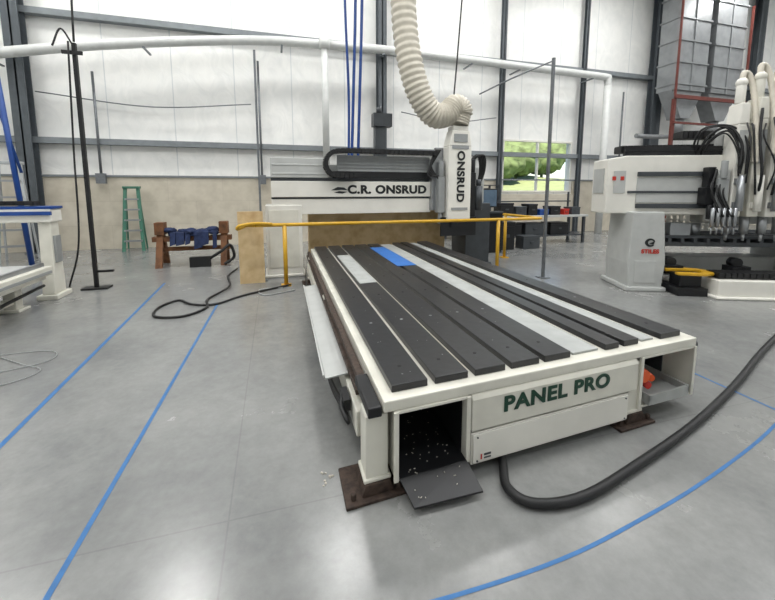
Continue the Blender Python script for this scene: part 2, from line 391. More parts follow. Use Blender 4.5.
# gantry
GY0,GY1=8.15,8.75
b=B(); b.box(-.18,.55,8.1,8.85,.05,1.5); b.box(-.22,.6,8.05,8.9,0,.06); gl=mk('gantry_column',b,white2,R,bevel=.02)
b=B(); b.box(-.12,.48,8.085,8.1,.2,1.4); mk('access_cover',b,white,gl,bevel=.005)
b=B(); b.box(4.35,5.0,8.1,8.85,.05,1.5); b.box(4.3,5.05,8.05,8.9,0,.06); mk('gantry_column',b,dgrey,R,bevel=.02)
b=B(); b.box(-.05,4.9,GY0+.1,GY1,1.5,2.35); gb=mk('gantry_beam',b,lgrey,R,bevel=.02)
b=B(); b.box(-.05,3.45,GY0-.02,GY0+.1,1.30,1.62); mk('lower_cover',b,white2,gb,bevel=.01)
b=B(); b.box(-.05,1.12,GY0-.04,GY0+.1,2.06,2.46); b.box(-.02,1.1,GY0-.05,GY0,2.12,2.16);b.box(-.02,1.1,GY0-.05,GY0,2.3,2.34); mk('end_cover',b,lgrey,gb,bevel=.01)
b=B(); b.box(-.05,3.45,GY0+.02,GY0+.1,1.98,2.06); b.box(-.05,3.45,GY0+.02,GY0+.1,1.62,1.66); mk('linear_rail',b,dgrey,gb)
b=B(); b.box(-.05,3.45,GY0-.06,GY0+.1,1.66,1.99); sp=mk('sign_panel',b,white2,gb,bevel=.01,label='white sign panel with company lettering')
text('lettering','C.R. ONSRUD',.24,ink,sp,(2.42,GY0-.065,1.81),sx=1.15,bold=.012,label='black company lettering')
b=B(); b.prism([(1.16,1.80),(1.30,1.87),(1.44,1.86),(1.52,1.80),(1.38,1.81),(1.27,1.80)],'y',GY0-.07,GY0-.06)
b.prism([(1.22,1.75),(1.33,1.785),(1.52,1.77),(1.40,1.73)],'y',GY0-.07,GY0-.06); mk('logo_swoosh',b,ink,sp)
b=B(); b.chain([(1.7,8.0,2.12),(1.35,8.0,2.10),(1.12,8.0,2.16),(1.04,8.0,2.36),(1.15,8.0,2.56),(1.45,8.0,2.62),(2.4,8.0,2.62),(3.5,8.0,2.62)],.22,.09,.09); mk('cable_chain',b,black,R,label='black plastic cable chain')
b=B(); b.box(1.3,3.5,8.12,8.6,2.07,2.14); b.box(1.2,3.5,8.09,8.13,2.06,2.2); mk('cable_trough',b,blackm,R)
b=B(); b.box(1.3,3.4,8.10,8.16,2.14,2.54)
for k in range(5): b.box(1.3,3.4,8.08,8.1,2.20+.07*k,2.23+.07*k)
mk('motor_cover',b,grey,R,bevel=.006)
b=B(); b.box(2.35,2.6,8.9,9.1,2.3,3.6); b.box(2.3,2.75,8.85,9.1,3.3,3.6); b.cyl((2.45,8.95,3.6),(2.45,8.95,3.75),.06); mk('motor_mast',b,dgrey,R)
b=B(); b.box(3.42,4.5,7.98,8.2,1.35,2.5); b.box(3.5,4.4,8.0,8.1,2.5,2.75); sc_=mk('carriage',b,alu,R,bevel=.01)
b=B(); b.box(3.68,4.24,7.7,8.0,1.15,2.76); b.prism([(3.68,2.76),(4.24,2.76),(4.18,3.1),(3.76,3.1)],'y',7.7,8.0); b.box(3.78,4.16,7.72,7.99,3.1,3.2)
hd=mk('spindle_housing',b,white2,R,bevel=.02)
b=B(); b.box(3.76,4.16,7.685,7.70,2.70,2.78); b.box(3.76,4.16,7.685,7.70,1.36,1.42); b.box(3.80,4.12,7.68,7.70,2.85,3.02); mk('fitting_plate',b,grey,hd)
text('lettering','ONSRUD',.24,ink,hd,(3.97,7.69,2.10),DOWNWARD,sx=1.08,bold=.010,label='bold black lettering running downwards')
b=B(); b.cyl((3.97,7.85,1.15),(3.97,7.85,.95),.1,.07); b.cyl((3.97,7.85,.95),(3.97,7.85,.78),.05,.02); b.box(3.78,4.16,7.72,7.98,.98,1.1); mk('spindle',b,blackm,R)
b=B(); b.box(4.26,4.42,7.8,8.0,1.2,2.2); b.cyl((4.34,7.85,2.2),(4.34,7.85,2.5),.07); mk('drill_block',b,blackm,R,bevel=.01)
b=B(); b.cyl((4.52,7.85,1.35),(4.52,7.85,1.9),.09); b.cyl((4.52,7.85,1.9),(4.52,7.85,2.05),.06); mk('motor',b,dgrey,R)
b=B(); b.box(3.5,3.66,7.8,8.0,1.3,2.1); b.cyl((3.58,7.88,1.3),(3.58,7.88,1.05),.05); b.cyl((3.58,7.85,2.1),(3.58,7.85,2.45),.06); mk('drill_block',b,grey,R,bevel=.01)
for k in range(5):
    b=B(); b.tube([(3.5+.03*k,8.0,2.7),(3.35-.02*k,7.9,2.35-.05*k),(3.55,7.85,2.0+.03*k)],.018,8); mk('air_hose',b,black,R)
for k in range(5):
    b=B(); b.tube([(4.3,7.9,2.45),(4.5+.04*k,7.9,2.6),(4.62+.03*k,8.0,2.2),(4.55,8.1,1.7)],.018,8); mk('air_hose',b,black,R)
b=B(); b.box(3.55,4.42,7.76,7.80,.78,1.2)
mk('dust_brush',b,blackm,R)

# ---------------------------------------------------------------- dust hose
b=B(); seg=22
pts=[(2.66,8.1,8.0),(2.70,8.0,6.2),(2.74,7.95,5.2),(2.84,7.85,4.4),(3.04,7.8,3.78),(3.34,7.8,3.42),(3.66,7.82,3.44),(3.88,7.85,3.62),(4.02,7.85,3.52),(3.97,7.85,3.25)]
b.tube(pts,.27,18,seg,rf=lambda i,r:r*(1.0 if i%4<2 else .90)*(1 if i<seg*8.2 else .85))
solo('dust_extraction_hose',b,hosem,'cream corrugated extraction hose feeding the spindle','hose')
for x,y in[(1.86,8.95),(2.02,9.0)]:
    b=B(); b.tube([(x+.12,y,9.5),(x+.05,y,6),(x-.02,y,4),(x-.08,y,2.4)],.035,8); solo('air_hose',b,blue,'blue air hose hanging above the gantry','hose',group='blue hanging hoses')
b=B(); b.tube([(1.62,9,9.5),(1.68,9,6),(1.74,9,4),(1.72,9,2.4)],.03,8); solo('air_hose',b,blue,'blue air hose hanging above the gantry','hose',group='blue hanging hoses')
b=B(); b.tube([(4.95,9.5,11),(4.9,9.5,8),(4.75,9.5,5.5),(4.5,9.2,4.0),(4.2,8.6,3.0)],.022,8); solo('power_cable',b,black,'black power cable hanging to the spindle','cable')

# ---------------------------------------------------------------- yellow guard rail
Yr=thing('safety_railing','yellow tubular guard railing around the gantry','railing',(2.6,7.35,0))
b=B(); b.tube([(-.5,8.9,1.16),(-.5,7.6,1.16),(-.47,7.42,1.16),(-.35,7.35,1.16),(0,7.35,1.16),(3,7.35,1.16),(5.6,7.35,1.16),(5.85,7.42,1.16),(5.9,7.6,1.16),(5.9,8.9,1.16)],.034,12,6); b.tube([(-.49,7.5,1.16),(-.65,7.36,1.10),(-.61,7.30,1.16),(-.35,7.30,1.2),(-.05,7.33,1.18)],.03,10)
mk('top_rail',b,yellow,Yr)
for x,y in[(.17,7.35),(4.75,7.35),(-.5,8.8),(5.9,8.8)]:
    b=B(); b.cyl((x,y,0),(x,y,1.15),.04); b.box(x-.09,x+.09,y-.09,y+.09,0,.02); mk('post',b,yellow,Yr)
b=B(); b.box(-.68,-.22,7.7,7.74,.0,1.40); solo('plywood_panel',b,wood,'upright plywood guard panel beside the gantry column','panel')
b=B(); b.box(.75,4.2,8.95,8.99,0,1.38); b.box(.75,.8,8.99,9.2,0,1.38); solo('plywood_panel',b,wood,'wide plywood sheet standing behind the gantry','panel')

# ---------------------------------------------------------------- white pipe
P=thing('overhead_pipe','white overhead pipe run with drop legs','pipe',(2,12.9,5.6))
b=B(); b.tube([(-9.3,12.95,4.95),(-6.9,12.95,5.36),(-4.7,12.95,5.78),(-2.0,12.95,6.18),(.05,12.95,6.40),(1.9,12.95,6.47)],.14,14,6)
b.tube([(1.9,12.95,6.47),(4.4,12.95,6.50),(10,12.95,6.42),(13.0,12.95,6.38),(13.22,12.95,6.26),(13.26,12.95,6.05)],.14,14,6)
mk('main_run',b,pipem,P)
b=B(); b.cyl((1.7,12.75,6.5),(1.7,12.75,2.6),.11); b.cyl((1.7,12.75,6.25),(1.7,12.75,6.62),.16); mk('drop_leg',b,pipem,P)
b=B(); b.cyl((13.26,12.95,6.1),(13.26,12.95,0),.14); mk('drop_leg',b,pipem,P)
for x,z in((-7,5.34),(-3.4,5.98),(.4,6.42),(3.7,6.49),(7,6.47),(9,6.43),(12.4,6.39)):
    b=B(); b.box(x-.03,x+.03,12.85,13.5,z-.17,z-.13); mk('bracket',b,colm2,P)
for k,(x,z0,z1) in enumerate([(-4.9,2.3,5.2),(-.35,2.3,5.9),(14.6,2.4,6)]):
    b=B(); b.cyl((x,13.4,z0),(x,13.4,z1),.035); b.box(x-.12,x+.12,13.3,13.45,z0-.3,z0); solo('wall_conduit',b,galv,'grey metal conduit with junction box on the wall','conduit',group='wall conduits')
for k,(x0,x1,z) in enumerate([(-6.3,-.6,4.55),(4.5,8.4,4.6)]):
    b=B(); b.tube([(x0,13.4,z),((x0+x1)/2,13.4,z-.25),(x1,13.4,z)],.018,6); solo('wall_cable',b,galv,'thin cable strung along the wall between columns','cable',group='wall cables')

# ---------------------------------------------------------------- posts
b=B(); b.box(5.275,5.325,6.475,6.525,0,4.35); b.box(5.2,5.4,6.4,6.6,0,.015); b.tube([(5.3,6.5,4.3),(4.6,6.8,4.0),(4.1,7.2,3.75)],.015,8,spline=True)
solo('strut_post',b,galv,'galvanised strut channel post with a side arm','post')
b=B(); b.box(-.28,-.24,7.85,7.89,0,4.4); b.box(-.35,-.17,7.8,7.94,0,.015)
solo('strut_post',b,galv,'galvanised strut channel post by the railing','post')
b=B(); b.box(-3.22,-3.16,8.07,8.13,0,4.3); b.box(-3.4,-2.98,7.98,8.22,0,.03); b.box(-3.19,-2.9,8.08,8.12,.3,.34)
b.tube([(-3.2,8.1,4.25),(-3.34,8.05,4.5),(-3.46,8,4.2)],.015,8); b.box(-3.36,-3.06,8.04,8.07,4.1,4.16)
solo('black_post',b,black,'slim black floor post carrying cables','post')
b=B(); b.tube([(-3.2,8.05,8.6),(-3.1,8.04,6.5),(-3.16,8.03,4.3)],.018,8); b.tube([(-3.24,8.02,4.3),(-3.3,8.0,2.5),(-3.36,8,.9),(-3.7,8.3,.02)],.016,8)
solo('power_cable',b,black,'black cable hanging down beside the post','cable')
b=B(); b.cyl((-5.55,10.9,0),(-5.85,10.9,5.2),.055); b.cyl((-5.55,10.9,2.2),(-6.1,10.9,4.9),.03)
solo('crane_post',b,blue,'blue steel jib crane upright','crane')

# ---------------------------------------------------------------- step ladders
def ladder(name,x,y,h,mat,label,rot=0,wf=1.0):
    L=thing(name,label,'ladder',(x,y,0),rot)
    wb,wt=.28*wf,.18*wf
    for s_ in(-1,1):
        b=B(); b.hexa([(s_*wb-.045,-.35,0),(s_*wb+.045,-.35,0),(s_*wb+.045,-.28,0),(s_*wb-.045,-.28,0),(s_*wt-.045,-.06,h),(s_*wt+.045,-.06,h),(s_*wt+.045,.01,h),(s_*wt-.045,.01,h)]); mk('side_rail',b,mat,L)
        b=B(); b.hexa([(s_*wb-.02,.20,0),(s_*wb+.02,.20,0),(s_*wb+.02,.25,0),(s_*wb-.02,.25,0),(s_*wt-.02,.0,h-.1),(s_*wt+.02,.0,h-.1),(s_*wt+.02,.05,h-.1),(s_*wt-.02,.05,h-.1)]); mk('rear_leg',b,mat,L)
    for k in range(1,6):
        f=k/6; w=wb+(wt-wb)*f; yy=-.32+.28*f
        b=B(); b.box(-w,w,yy-.05,yy+.05,h*f-.03,h*f+.02); mk('step',b,alu,L)
    b=B(); b.box(-wt-.06,wt+.06,-.1,.1,h,h+.07); mk('top_cap',b,mat,L,bevel=.01)
    return L
ladder('step_ladder',-4.08,13.2,1.85,ladderg,'green fibreglass step ladder near the wall',.1,.9)
ladder('step_ladder',-6.35,12.0,2.45,laddera,'tall aluminium step ladder by the wall column',.2,1.15)

# ---------------------------------------------------------------- sawhorse with bundle
T=thing('sawhorse','brown wooden sawhorse carrying blue cloth bundles','sawhorse',(-1.95,10.2,0))
for x in(-2.62,-1.22):
    b=B()
    for s_ in(-1,1):
        b.hexa([(x-.07,10.2+s_*.35-.05,0),(x+.07,10.2+s_*.35-.05,0),(x+.07,10.2+s_*.35+.05,0),(x-.07,10.2+s_*.35+.05,0),(x-.07,10.2+s_*.05-.05,.75),(x+.07,10.2+s_*.05-.05,.75),(x+.07,10.2+s_*.05+.05,.75),(x-.07,10.2+s_*.05+.05,.75)])
    b.box(x-.06,x+.06,9.95,10.45,.3,.38); b.box(x-.1,x+.1,10.05,10.35,.75,1.04); mk('trestle_leg',b,wood2,T)
b=B(); b.box(-2.8,-1.05,10.1,10.3,.58,.70); b.box(-2.7,-1.05,10.13,10.17,.35,.45); mk('beam',b,wood2,T,bevel=.01)
b=B()
rs=random.Random(11)
for k in range(11):
    x=-2.42+k*.1+rs.uniform(-.03,.03)
    b.ball((x,10.15+rs.uniform(-.06,.08),.76+rs.uniform(-.02,.10)),.11+rs.uniform(-.02,.03),(1.3,1.2,.55),14,10,.2)
for k in range(6):
    x=-2.35+k*.19+rs.uniform(-.04,.04); w=rs.uniform(.04,.09); lo=rs.uniform(.32,.52)
    b.hexa([(x-w,9.93,lo),(x+w,9.94,lo+.04),(x+w,10.0,lo+.04),(x-w,10.0,lo),(x-w,10.02,.80),(x+w,10.02,.80),(x+w,10.12,.82),(x-w,10.12,.82)])
solo('cloth_bundle',b,denim,'rumpled dark blue cloths draped over the sawhorse','cloth')
b=B(); b.box(-1.95,-1.5,9.72,9.85,0,.24); b.tube([(-1.5,9.75,.2),(-1.25,9.7,.36),(-1.05,9.75,.5),(-.98,9.8,.2),(-1.2,9.75,.04)],.035,8)
solo('tool_bag',b,black,'black tool bag under the sawhorse','bag',bevel=.03)

# ---------------------------------------------------------------- floor cables, hose
b=B(); b.tube([(.25,7.3,.02),(-.3,6.95,.02),(-.62,6.7,.02),(-.95,6.35,.02),(-1.3,6.45,.02),(-1.55,6.75,.02),(-1.75,6.4,.02),(-1.68,5.95,.02),(-1.3,5.85,.02),(-1.05,6.2,.02),(-1.1,6.7,.02),(-.85,7.4,.04),(-.97,8.4,.03),(-.85,9.2,.03)],.018,8)
solo('power_cable',b,black,'black cable looped on the floor by the railing','cable')
b=B(); b.tube([(.3,6.9,.01),(-.2,6.7,.01),(-.3,7.1,.01),(.1,7.15,.01)],.012,8)
solo('air_line',b,grey,'thin grey air line lying on the floor','hose')
b=B(); b.tube([(1.75,2.6,.04),(1.5,2.2,.035),(1.36,1.95,.035),(1.28,1.78,.035),(1.36,1.64,.035),(1.66,1.60,.035),(2.15,1.70,.035),(3.0,1.92,.035),(4.0,2.25,.035),(5.2,2.7,.035),(6.8,3.25,.035)],.028,12,10)
solo('floor_hose',b,black,'thick black hose snaking from under the router','hose')
for k,pt in enumerate([[(-3.2,5.2,.01),(-2.6,4.7,.01),(-2.3,4.45,.01),(-2.5,4.2,.01),(-2.9,4.3,.01),(-3.4,4.0,.01)],[(-3.3,5.0,.01),(-2.5,5.0,.01),(-2.35,4.7,.01),(-2.8,4.5,.01),(-3.3,4.6,.01)]]):
    b=B(); b.tube(pt,.005,6); solo('thin_cable',b,grey,'thin grey wire loose on the floor','cable',group='loose wires')
b=B()
for k in range(9):
    q=Euler((0,0,random.random()*3)).to_quaternion(); b.obox((.26+random.uniform(-.04,.04),2.2+random.uniform(-.06,.06),.004),(random.uniform(.008,.022),random.uniform(.006,.014),.005),q)
solo('debris',b,chip,'scatter of pale chips beside the foot plate','debris',kind='stuff')

def tape(pts,w=.032,seg=6):
    b=B(); P=path(pts,seg); vs=[]
    for i,p in enumerate(P):
        d=(P[min(i+1,len(P)-1)]-P[max(i-1,0)]).normalized(); n=Vector((-d.y,d.x,0))*w/2
        vs+= [p+n,p-n]
    vs=[Vector((v.x,v.y,.002)) for v in vs]
    b.add(vs,[(2*i,2*i+1,2*i+3,2*i+2) for i in range(len(P)-1)])
    solo('floor_tape',b,bluetape,'blue masking tape line on the concrete','tape',group='blue tape floor lines')
tape([(-1.9,2.6,0),(-1.95,4,0),(-2.1,8.2,0)],.04)
tape([(-1.08,.8,0),(-1.03,1.84,0),(-.92,6.4,0)],.03)
tape([(.2,1.39,0),(.643,1.346,0),(1.283,1.347,0),(1.869,1.411,0),(2.6,1.53,0),(3.65,1.77,0),(5,2.2,0)],.020)
tape([(3.95,3.2,0),(3.9,1.5,0)],.022)

# ---------------------------------------------------------------- other router (blue/white)
Q=thing('small_cnc_router','white and blue cnc router with low table','machine',(-4.6,6.6,0))
b=B(); b.box(-6.8,-3.50,7.5,7.85,1.28,1.5); gb2=mk('gantry_beam',b,white2,Q,bevel=.02)
b=B(); b.box(-6.8,-3.48,7.46,7.5,1.40,1.46); b.box(-6.8,-3.48,7.5,7.85,1.5,1.54); mk('blue_strip',b,blue,gb2)
b=B(); b.chain([(-6.8,7.7,1.59),(-5,7.7,1.59),(-3.7,7.7,1.59)],.2,.07,.08); mk('cable_chain',b,black,gb2)
b=B(); b.prism([(7.48,.08),(7.84,.08),(7.82,.6),(7.80,1.29),(7.56,1.29),(7.53,.6)],'x',-3.72,-3.54); b.box(-3.78,-3.48,7.42,7.9,0,.08); mk('gantry_column',b,white,Q,bevel=.015)
b=B(); b.box(-3.54,-3.51,7.58,7.76,.6,1.05); mk('end_plate',b,grey,Q)
b=B(); b.box(-7.2,-3.45,4.6,7.3,.46,.60); b.box(-7.2,-3.5,4.7,7.2,.40,.46); mk('table_frame',b,white,Q,bevel=.015)
b=B(); b.box(-7.1,-3.65,4.8,7.2,.60,.635); mk('bed_board',b,lgrey,Q,bevel=.005)
b=B(); b.box(-3.6,-3.54,4.7,7.25,.60,.66); mk('linear_rail',b,alu,Q)
b=B(); b.box(-3.44,-3.42,4.7,7.2,.5,.54); mk('linear_rail',b,grey,Q)
for x,y in((-3.8,4.9),(-3.8,6.9),(-6.8,6.9)):
    b=B(); b.box(x-.08,x+.08,y-.08,y+.08,.03,.42); b.box(x-.14,x+.14,y-.14,y+.14,0,.04); mk('leg',b,white,Q,bevel=.01)
b=B(); b.box(-6.6,-3.75,5.0,5.1,.12,.2); b.box(-3.85,-3.75,5.0,6.9,.12,.2); mk('brace',b,white,Q)
b=B(); b.tube([(-3.6,5,.3),(-3.52,5.6,.2),(-3.58,6.3,.24),(-3.55,7.2,.3)],.025,8); mk('cable',b,black,Q)
b=B(); b.box(-4.9,-4.4,7.3,7.48,1.0,1.75); b.cyl((-4.65,7.38,1.0),(-4.65,7.38,.8),.06); mk('spindle_housing',b,white2,Q,bevel=.02)

# ---------------------------------------------------------------- right machine (local frame, rotated)
G=thing('machining_centre','large grey-white machining centre with vertical heads and hoses','machine',(6.3,5.1,0),math.radians(-22))
b=B(); b.prism([(-.24,0),(.32,0),(.36,.5),(.28,1.42),(-.24,1.42),(-.28,.5)],'y',.0,.85); b.box(-.30,.38,-.05,.95,0,.08)
cb=mk('side_cabinet',b,lgrey,G,bevel=.02)
b=B(); b.box(-.16,.20,-.012,.0,.15,.55); mk('access_cover',b,lgrey,cb,bevel=.004)
b=B()
cxx,czz=.07,.88
pts=[(cxx+.085*math.cos(a),czz+.075*math.sin(a)) for a in [math.radians(d) for d in range(20,321,15)]]
pin=[(cxx+.012+.05*math.cos(a),czz+.045*math.sin(a)) for a in [math.radians(d) for d in range(320,19,-15)]]
b.prism(pts+pin,'y',-.012,-.002); b.prism([(cxx-.02,czz-.02),(cxx+.08,czz+.03),(cxx+.06,czz-.03)],'y',-.012,-.002)
lg=mk('logo_swoosh',b,ink,cb)
text('lettering','STILES',.10,red,cb,(.08,-.012,.72),bold=.005,label='red company lettering')
b=B(); b.prism([(-.62,1.38),(1.35,1.36),(1.35,2.42),(-.30,2.42),(-.62,2.36)],'y',.25,.85); bm_=mk('gantry_beam',b,white2,G,bevel=.02)
b=B(); b.box(-.64,-.62,.35,.75,1.75,2.2); b.box(-.5,-.3,.238,.25,1.75,2.15); mk('control_panel',b,lgrey,bm_)
for xx in(-.5,-.36):
    b=B(); b.box(xx-.03,xx+.03,.23,.238,1.98,2.05); mk('warning_label',b,red,bm_)
b=B(); b.box(-.1,1.35,.2,.25,1.48,1.56); b.box(-.1,1.35,.2,.25,2.05,2.13); b.box(-.25,1.35,.22,.25,1.75,1.79); mk('linear_rail',b,dgrey,bm_)
b=B(); b.box(-.1,1.35,.235,.25,1.58,2.03); mk('recess_panel',b,lgrey,bm_)
b=B(); b.chain([(-.35,.5,2.54),(.6,.5,2.55),(1.1,.5,2.55),(1.42,.5,2.60),(1.5,.5,2.70),(1.35,.5,2.78),(.6,.5,2.79)],.3,.13,.08); mk('cable_chain',b,black,G)
b=B(); b.box(-.32,1.3,.28,.36,2.42,2.58); b.box(-.32,1.3,.26,.28,2.50,2.53)
mk('chain_tray',b,blackm,G)
b=B()
for k in range(11): b.box(.55+.12*k,.62+.12*k,1.0,1.02,1.0,1.42)
for k in range(5): b.box(.5,1.85,.99,1.03,1.0+.1*k,1.04+.1*k)
mk('perforated_panel',b,white2,G,label='pale perforated panel')
b=B(); b.box(.25,3.4,.3,1.6,.78,.86)
for k in range(14): b.box(.3+.22*k,.36+.22*k,.25,1.6,.86,.93)
for k in range(5): b.box(.25,3.4,.3+.3*k,.36+.3*k,.93,.98)
mk('work_table',b,dgrey,G)
b=B(); b.box(.4,.55,.35,1.5,0,.8); b.box(2.9,3.3,.3,1.5,0,.8); b.box(.55,2.9,.9,1.4,.1,.5); mk('bed_base',b,lgrey,G,bevel=.02)
b=B(); b.box(.95,3.6,-.45,.2,.02,.32); b.box(.9,3.65,-.5,.25,0,.05); mk('front_base',b,white2,G,bevel=.02)
b=B(); b.box(.42,.9,-.3,.3,0,.14); b.box(.5,.85,-.2,.1,.14,.36); mk('pit_cover',b,blackm,G,bevel=.01)
b=B(); b.chain([(1.0,-.2,.38),(2,-.2,.38),(3.2,-.2,.38)],.3,.09,.07); mk('cable_chain',b,black,G)
b=B(); b.prism([(.40,-.30),(.80,-.36),(1.0,-.26),(1.06,-.05),(.98,.12),(.75,.2),(.40,.14),(.40,.04),(.72,.08),(.88,.02),(.92,-.08),(.86,-.2),(.74,-.25),(.40,-.2)],'z',.36,.41); mk('bumper_pad',b,yellow,G,bevel=.012,label='flat yellow horseshoe bumper pad')
# heads
for k,(x,y) in enumerate(((1.30,-.02),(1.56,-.05),(1.82,-.08),(2.08,-.06),(2.36,-.02))):
    top=2.9+.08*(k%2)
    b=B(); b.box(x,x+.18,y,y+.3,1.35,top); b.prism([(x,top),(x+.18,top),(x+.15,top+.35),(x+.03,top+.35)],'y',y,y+.3); b.cyl((x+.09,y+.15,top+.35),(x+.09,y+.15,top+.7),.07); b.ball((x+.09,y+.15,top+.7),.085)
    h=mk('machining_head',b,white2 if k%2==0 else white,G,bevel=.02)
    b=B(); b.cyl((x+.09,y+.15,1.35),(x+.09,y+.15,1.05),.075,.06); b.cyl((x+.09,y+.15,1.05),(x+.09,y+.15,.92),.03,.02); mk('spindle',b,alu,h)
    b=B(); b.box(x+.03,x+.15,y-.03,y,2.25,2.8); mk('access_cover',b,grey if k%2 else lgrey,h)
    b=B(); b.cyl((x+.09,y-.07,1.45),(x+.09,y-.07,2.05),.055); b.box(x+.02,x+.16,y-.05,y,1.5,1.6); b.box(x+.02,x+.16,y-.05,y,1.9,2.0); mk('cylinder',b,white2 if k%2 else alu,h)
b=B(); b.box(1.10,1.28,.0,.3,1.25,2.15); b.box(1.2,2.9,.3,.8,1.2,2.85); mk('carriage',b,lgrey,G,bevel=.02)
b=B(); b.box(1.05,1.22,-.06,.0,1.45,2.0); b.cyl((1.13,-.05,2.0),(1.13,-.05,2.3),.05); b.cyl((1.2,-.05,1.2),(1.2,-.05,1.5),.04); mk('tool_magazine',b,grey,G,bevel=.01)
b=B(); b.box(.92,1.12,.02,.22,1.55,1.85); b.box(.96,1.08,.05,.2,1.85,2.2); b.cyl((1.0,.0,1.3),(1.0,.0,1.55),.05); b.cyl((1.1,.0,1.25),(1.1,.0,1.55),.035); mk('drill_unit',b,blackm,G,bevel=.008)
for k in range(5):
    b=B(); b.cyl((.98+.09*k,-.1,1.18),(.98+.09*k,-.1,1.5),.03); b.cyl((.98+.09*k,-.1,1.05),(.98+.09*k,-.1,1.18),.012); mk('drill_bit_holder',b,alu,G)
rn=random.Random(3)
for k in range(5):
    j=lambda a:rn.uniform(-a,a)
    b=B(); b.tube([(.98-.04*k+j(.05),.35,2.35+j(.06)),(1.0-.04*k+j(.06),.15+j(.05),2.6+.05*k+j(.05)),(1.18+j(.05),.05+j(.04),2.72+.05*k+j(.05)),(1.32+.02*k+j(.04),-.06,2.5+j(.12)),(1.28+.03*k+j(.05),-.09,2.05+j(.15))],.013+.005*(k%3),8); mk('air_hose',b,black,G)
for k in range(8):
    b=B(); b.tube([(1.38+.1*k+j(.04),-.06,3.0+j(.15)),(1.34+.1*k+j(.05),-.2+j(.04),2.7+j(.1)),(1.42+.1*k+j(.06),-.24+j(.03),2.25+j(.15)),(1.46+.1*k+j(.05),-.14,1.8+j(.2))],.012+.004*(k%3),8); mk('air_hose',b,black,G)
for k in range(5):
    b=B(); b.tube([(1.05+.05*k+j(.04),.05,2.1+j(.1)),(.92+.06*k+j(.05),-.08,1.8+j(.08)),(1.1+.05*k+j(.04),-.12,1.35)],.013+.004*(k%2),8); mk('air_hose',b,black,G)
for x,h_ in((1.39,3.6),(1.65,3.72),(1.91,3.6),(2.2,3.7)):
    b=B(); b.tube([(x,.12,h_),(x+.04,.16,h_+.16),(x+.13,.16,h_+.12),(x+.17,.08,h_-.2),(x+.14,-.1,h_-.9),(x+.10,-.18,h_-1.35)],.045,12,12,rf=lambda i,r:r*(1 if i%2 else .88)); mk('dust_hose',b,hosem,G)
b=B(); b.box(.6,.95,.35,.7,.98,1.2); mk('suction_cup',b,alu,G)
b=B(); b.cyl((1.1,.5,.98),(1.1,.5,1.2),.1); mk('suction_cup',b,alu,G)
for x in(.48,1.6):
    b=B(); b.cyl((x+.1,.2,.5),(x+.1,.35,.5),.09); b.box(x-.05,x+.25,.1,.35,.3,.45); mk('drive_motor',b,blackm,G)

# ---------------------------------------------------------------- rack with ducts at the back
D=thing('duct_tower','grey galvanised filter ducts on a red-banded steel rack','duct',(17.6,12.4,0))
for x in(15.75,19.6):
    b=B(); b.box(x-.06,x+.06,11.98,12.1,0,5.5); mk('rack_post',b,redst,D)
b=B(); b.box(15.65,19.7,11.88,11.98,5.5,5.64); mk('rack_beam',b,redst,D)
b=B(); b.box(15.65,19.7,11.88,11.96,4.5,4.58); mk('rack_beam',b,redst,D)
for x in(15.66,19.64):
    b=B(); b.box(x,x+.05,11.92,12.0,5.64,9.5); mk('rack_beam',b,redst,D)
for x in(15.8,17.85):
    b=B(); b.box(x,x+1.7,12.1,12.9,5.9,11.8); b.prism([(x,5.9),(x+1.7,5.9),(x+1.1,4.8),(x+.6,4.8)],'y',12.2,12.8)
    for k in range(7): b.box(x-.04,x+1.74,12.05,12.94,6.1+k*.85,6.16+k*.85)
    b.box(x+.82,x+.88,12.06,12.1,5.9,11.8)
    mk('filter_duct',b,duct,D)
    b=B(); b.cyl((x+.85,12.5,4.8),(x+.85,12.5,4.2),.22); mk('hopper_outlet',b,duct,D)
b=B(); b.tube([(16.65,12.5,4.25),(16.5,12.4,4.1),(16.1,12.3,4.05),(15.2,12.3,4.0),(14.2,12.3,4.0)],.09,12); mk('branch_pipe',b,duct,D)
b=B(); b.tube([(18.7,12.4,4.3),(18.8,12.3,4.1),(19.6,12.3,4.0),(24,12.3,3.9)],.1,12); mk('branch_pipe',b,duct,D)

# ---------------------------------------------------------------- workbench zone under window
W=thing('workbench','grey steel workbench with pale top under the window','workbench',(8.5,11.0,0))
b=B(); b.box(6.9,10.4,10.6,11.5,.9,.97); mk('worktop',b,lgrey,W,bevel=.01)
for x in(7.0,10.3):
    for y in(10.7,11.4):
        b=B(); b.box(x-.04,x+.04,y-.04,y+.04,0,.9); mk('leg',b,dgrey,W)
b=B(); b.box(7.0,10.3,10.7,11.4,.25,.29); mk('shelf',b,dgrey,W)
b=B(); b.box(7.0,7.05,11.38,11.43,.97,1.75); b.box(10.2,10.25,11.38,11.43,.97,1.75); b.box(7.0,10.25,11.3,11.45,1.40,1.44); mk('upper_shelf',b,dgrey,W)
def crate(x,y,z,sx,sy,sz,m,lab,cat='box',name='storage_box'):
    T=thing(name,lab,cat,(x,y,z)); b=B(); b.box(x-sx/2,x+sx/2,y-sy/2,y+sy/2,z,z+sz*.85); mk('body',b,m,T,bevel=.01)
    b=B(); b.box(x-sx/2-.01,x+sx/2+.01,y-sy/2-.01,y+sy/2+.01,z+sz*.85,z+sz); mk('lid',b,m,T,bevel=.01)
    b=B(); b.box(x-.06,x+.06,y-sy/2-.03,y-sy/2,z+sz*.45,z+sz*.55); mk('handle',b,dgrey,T)
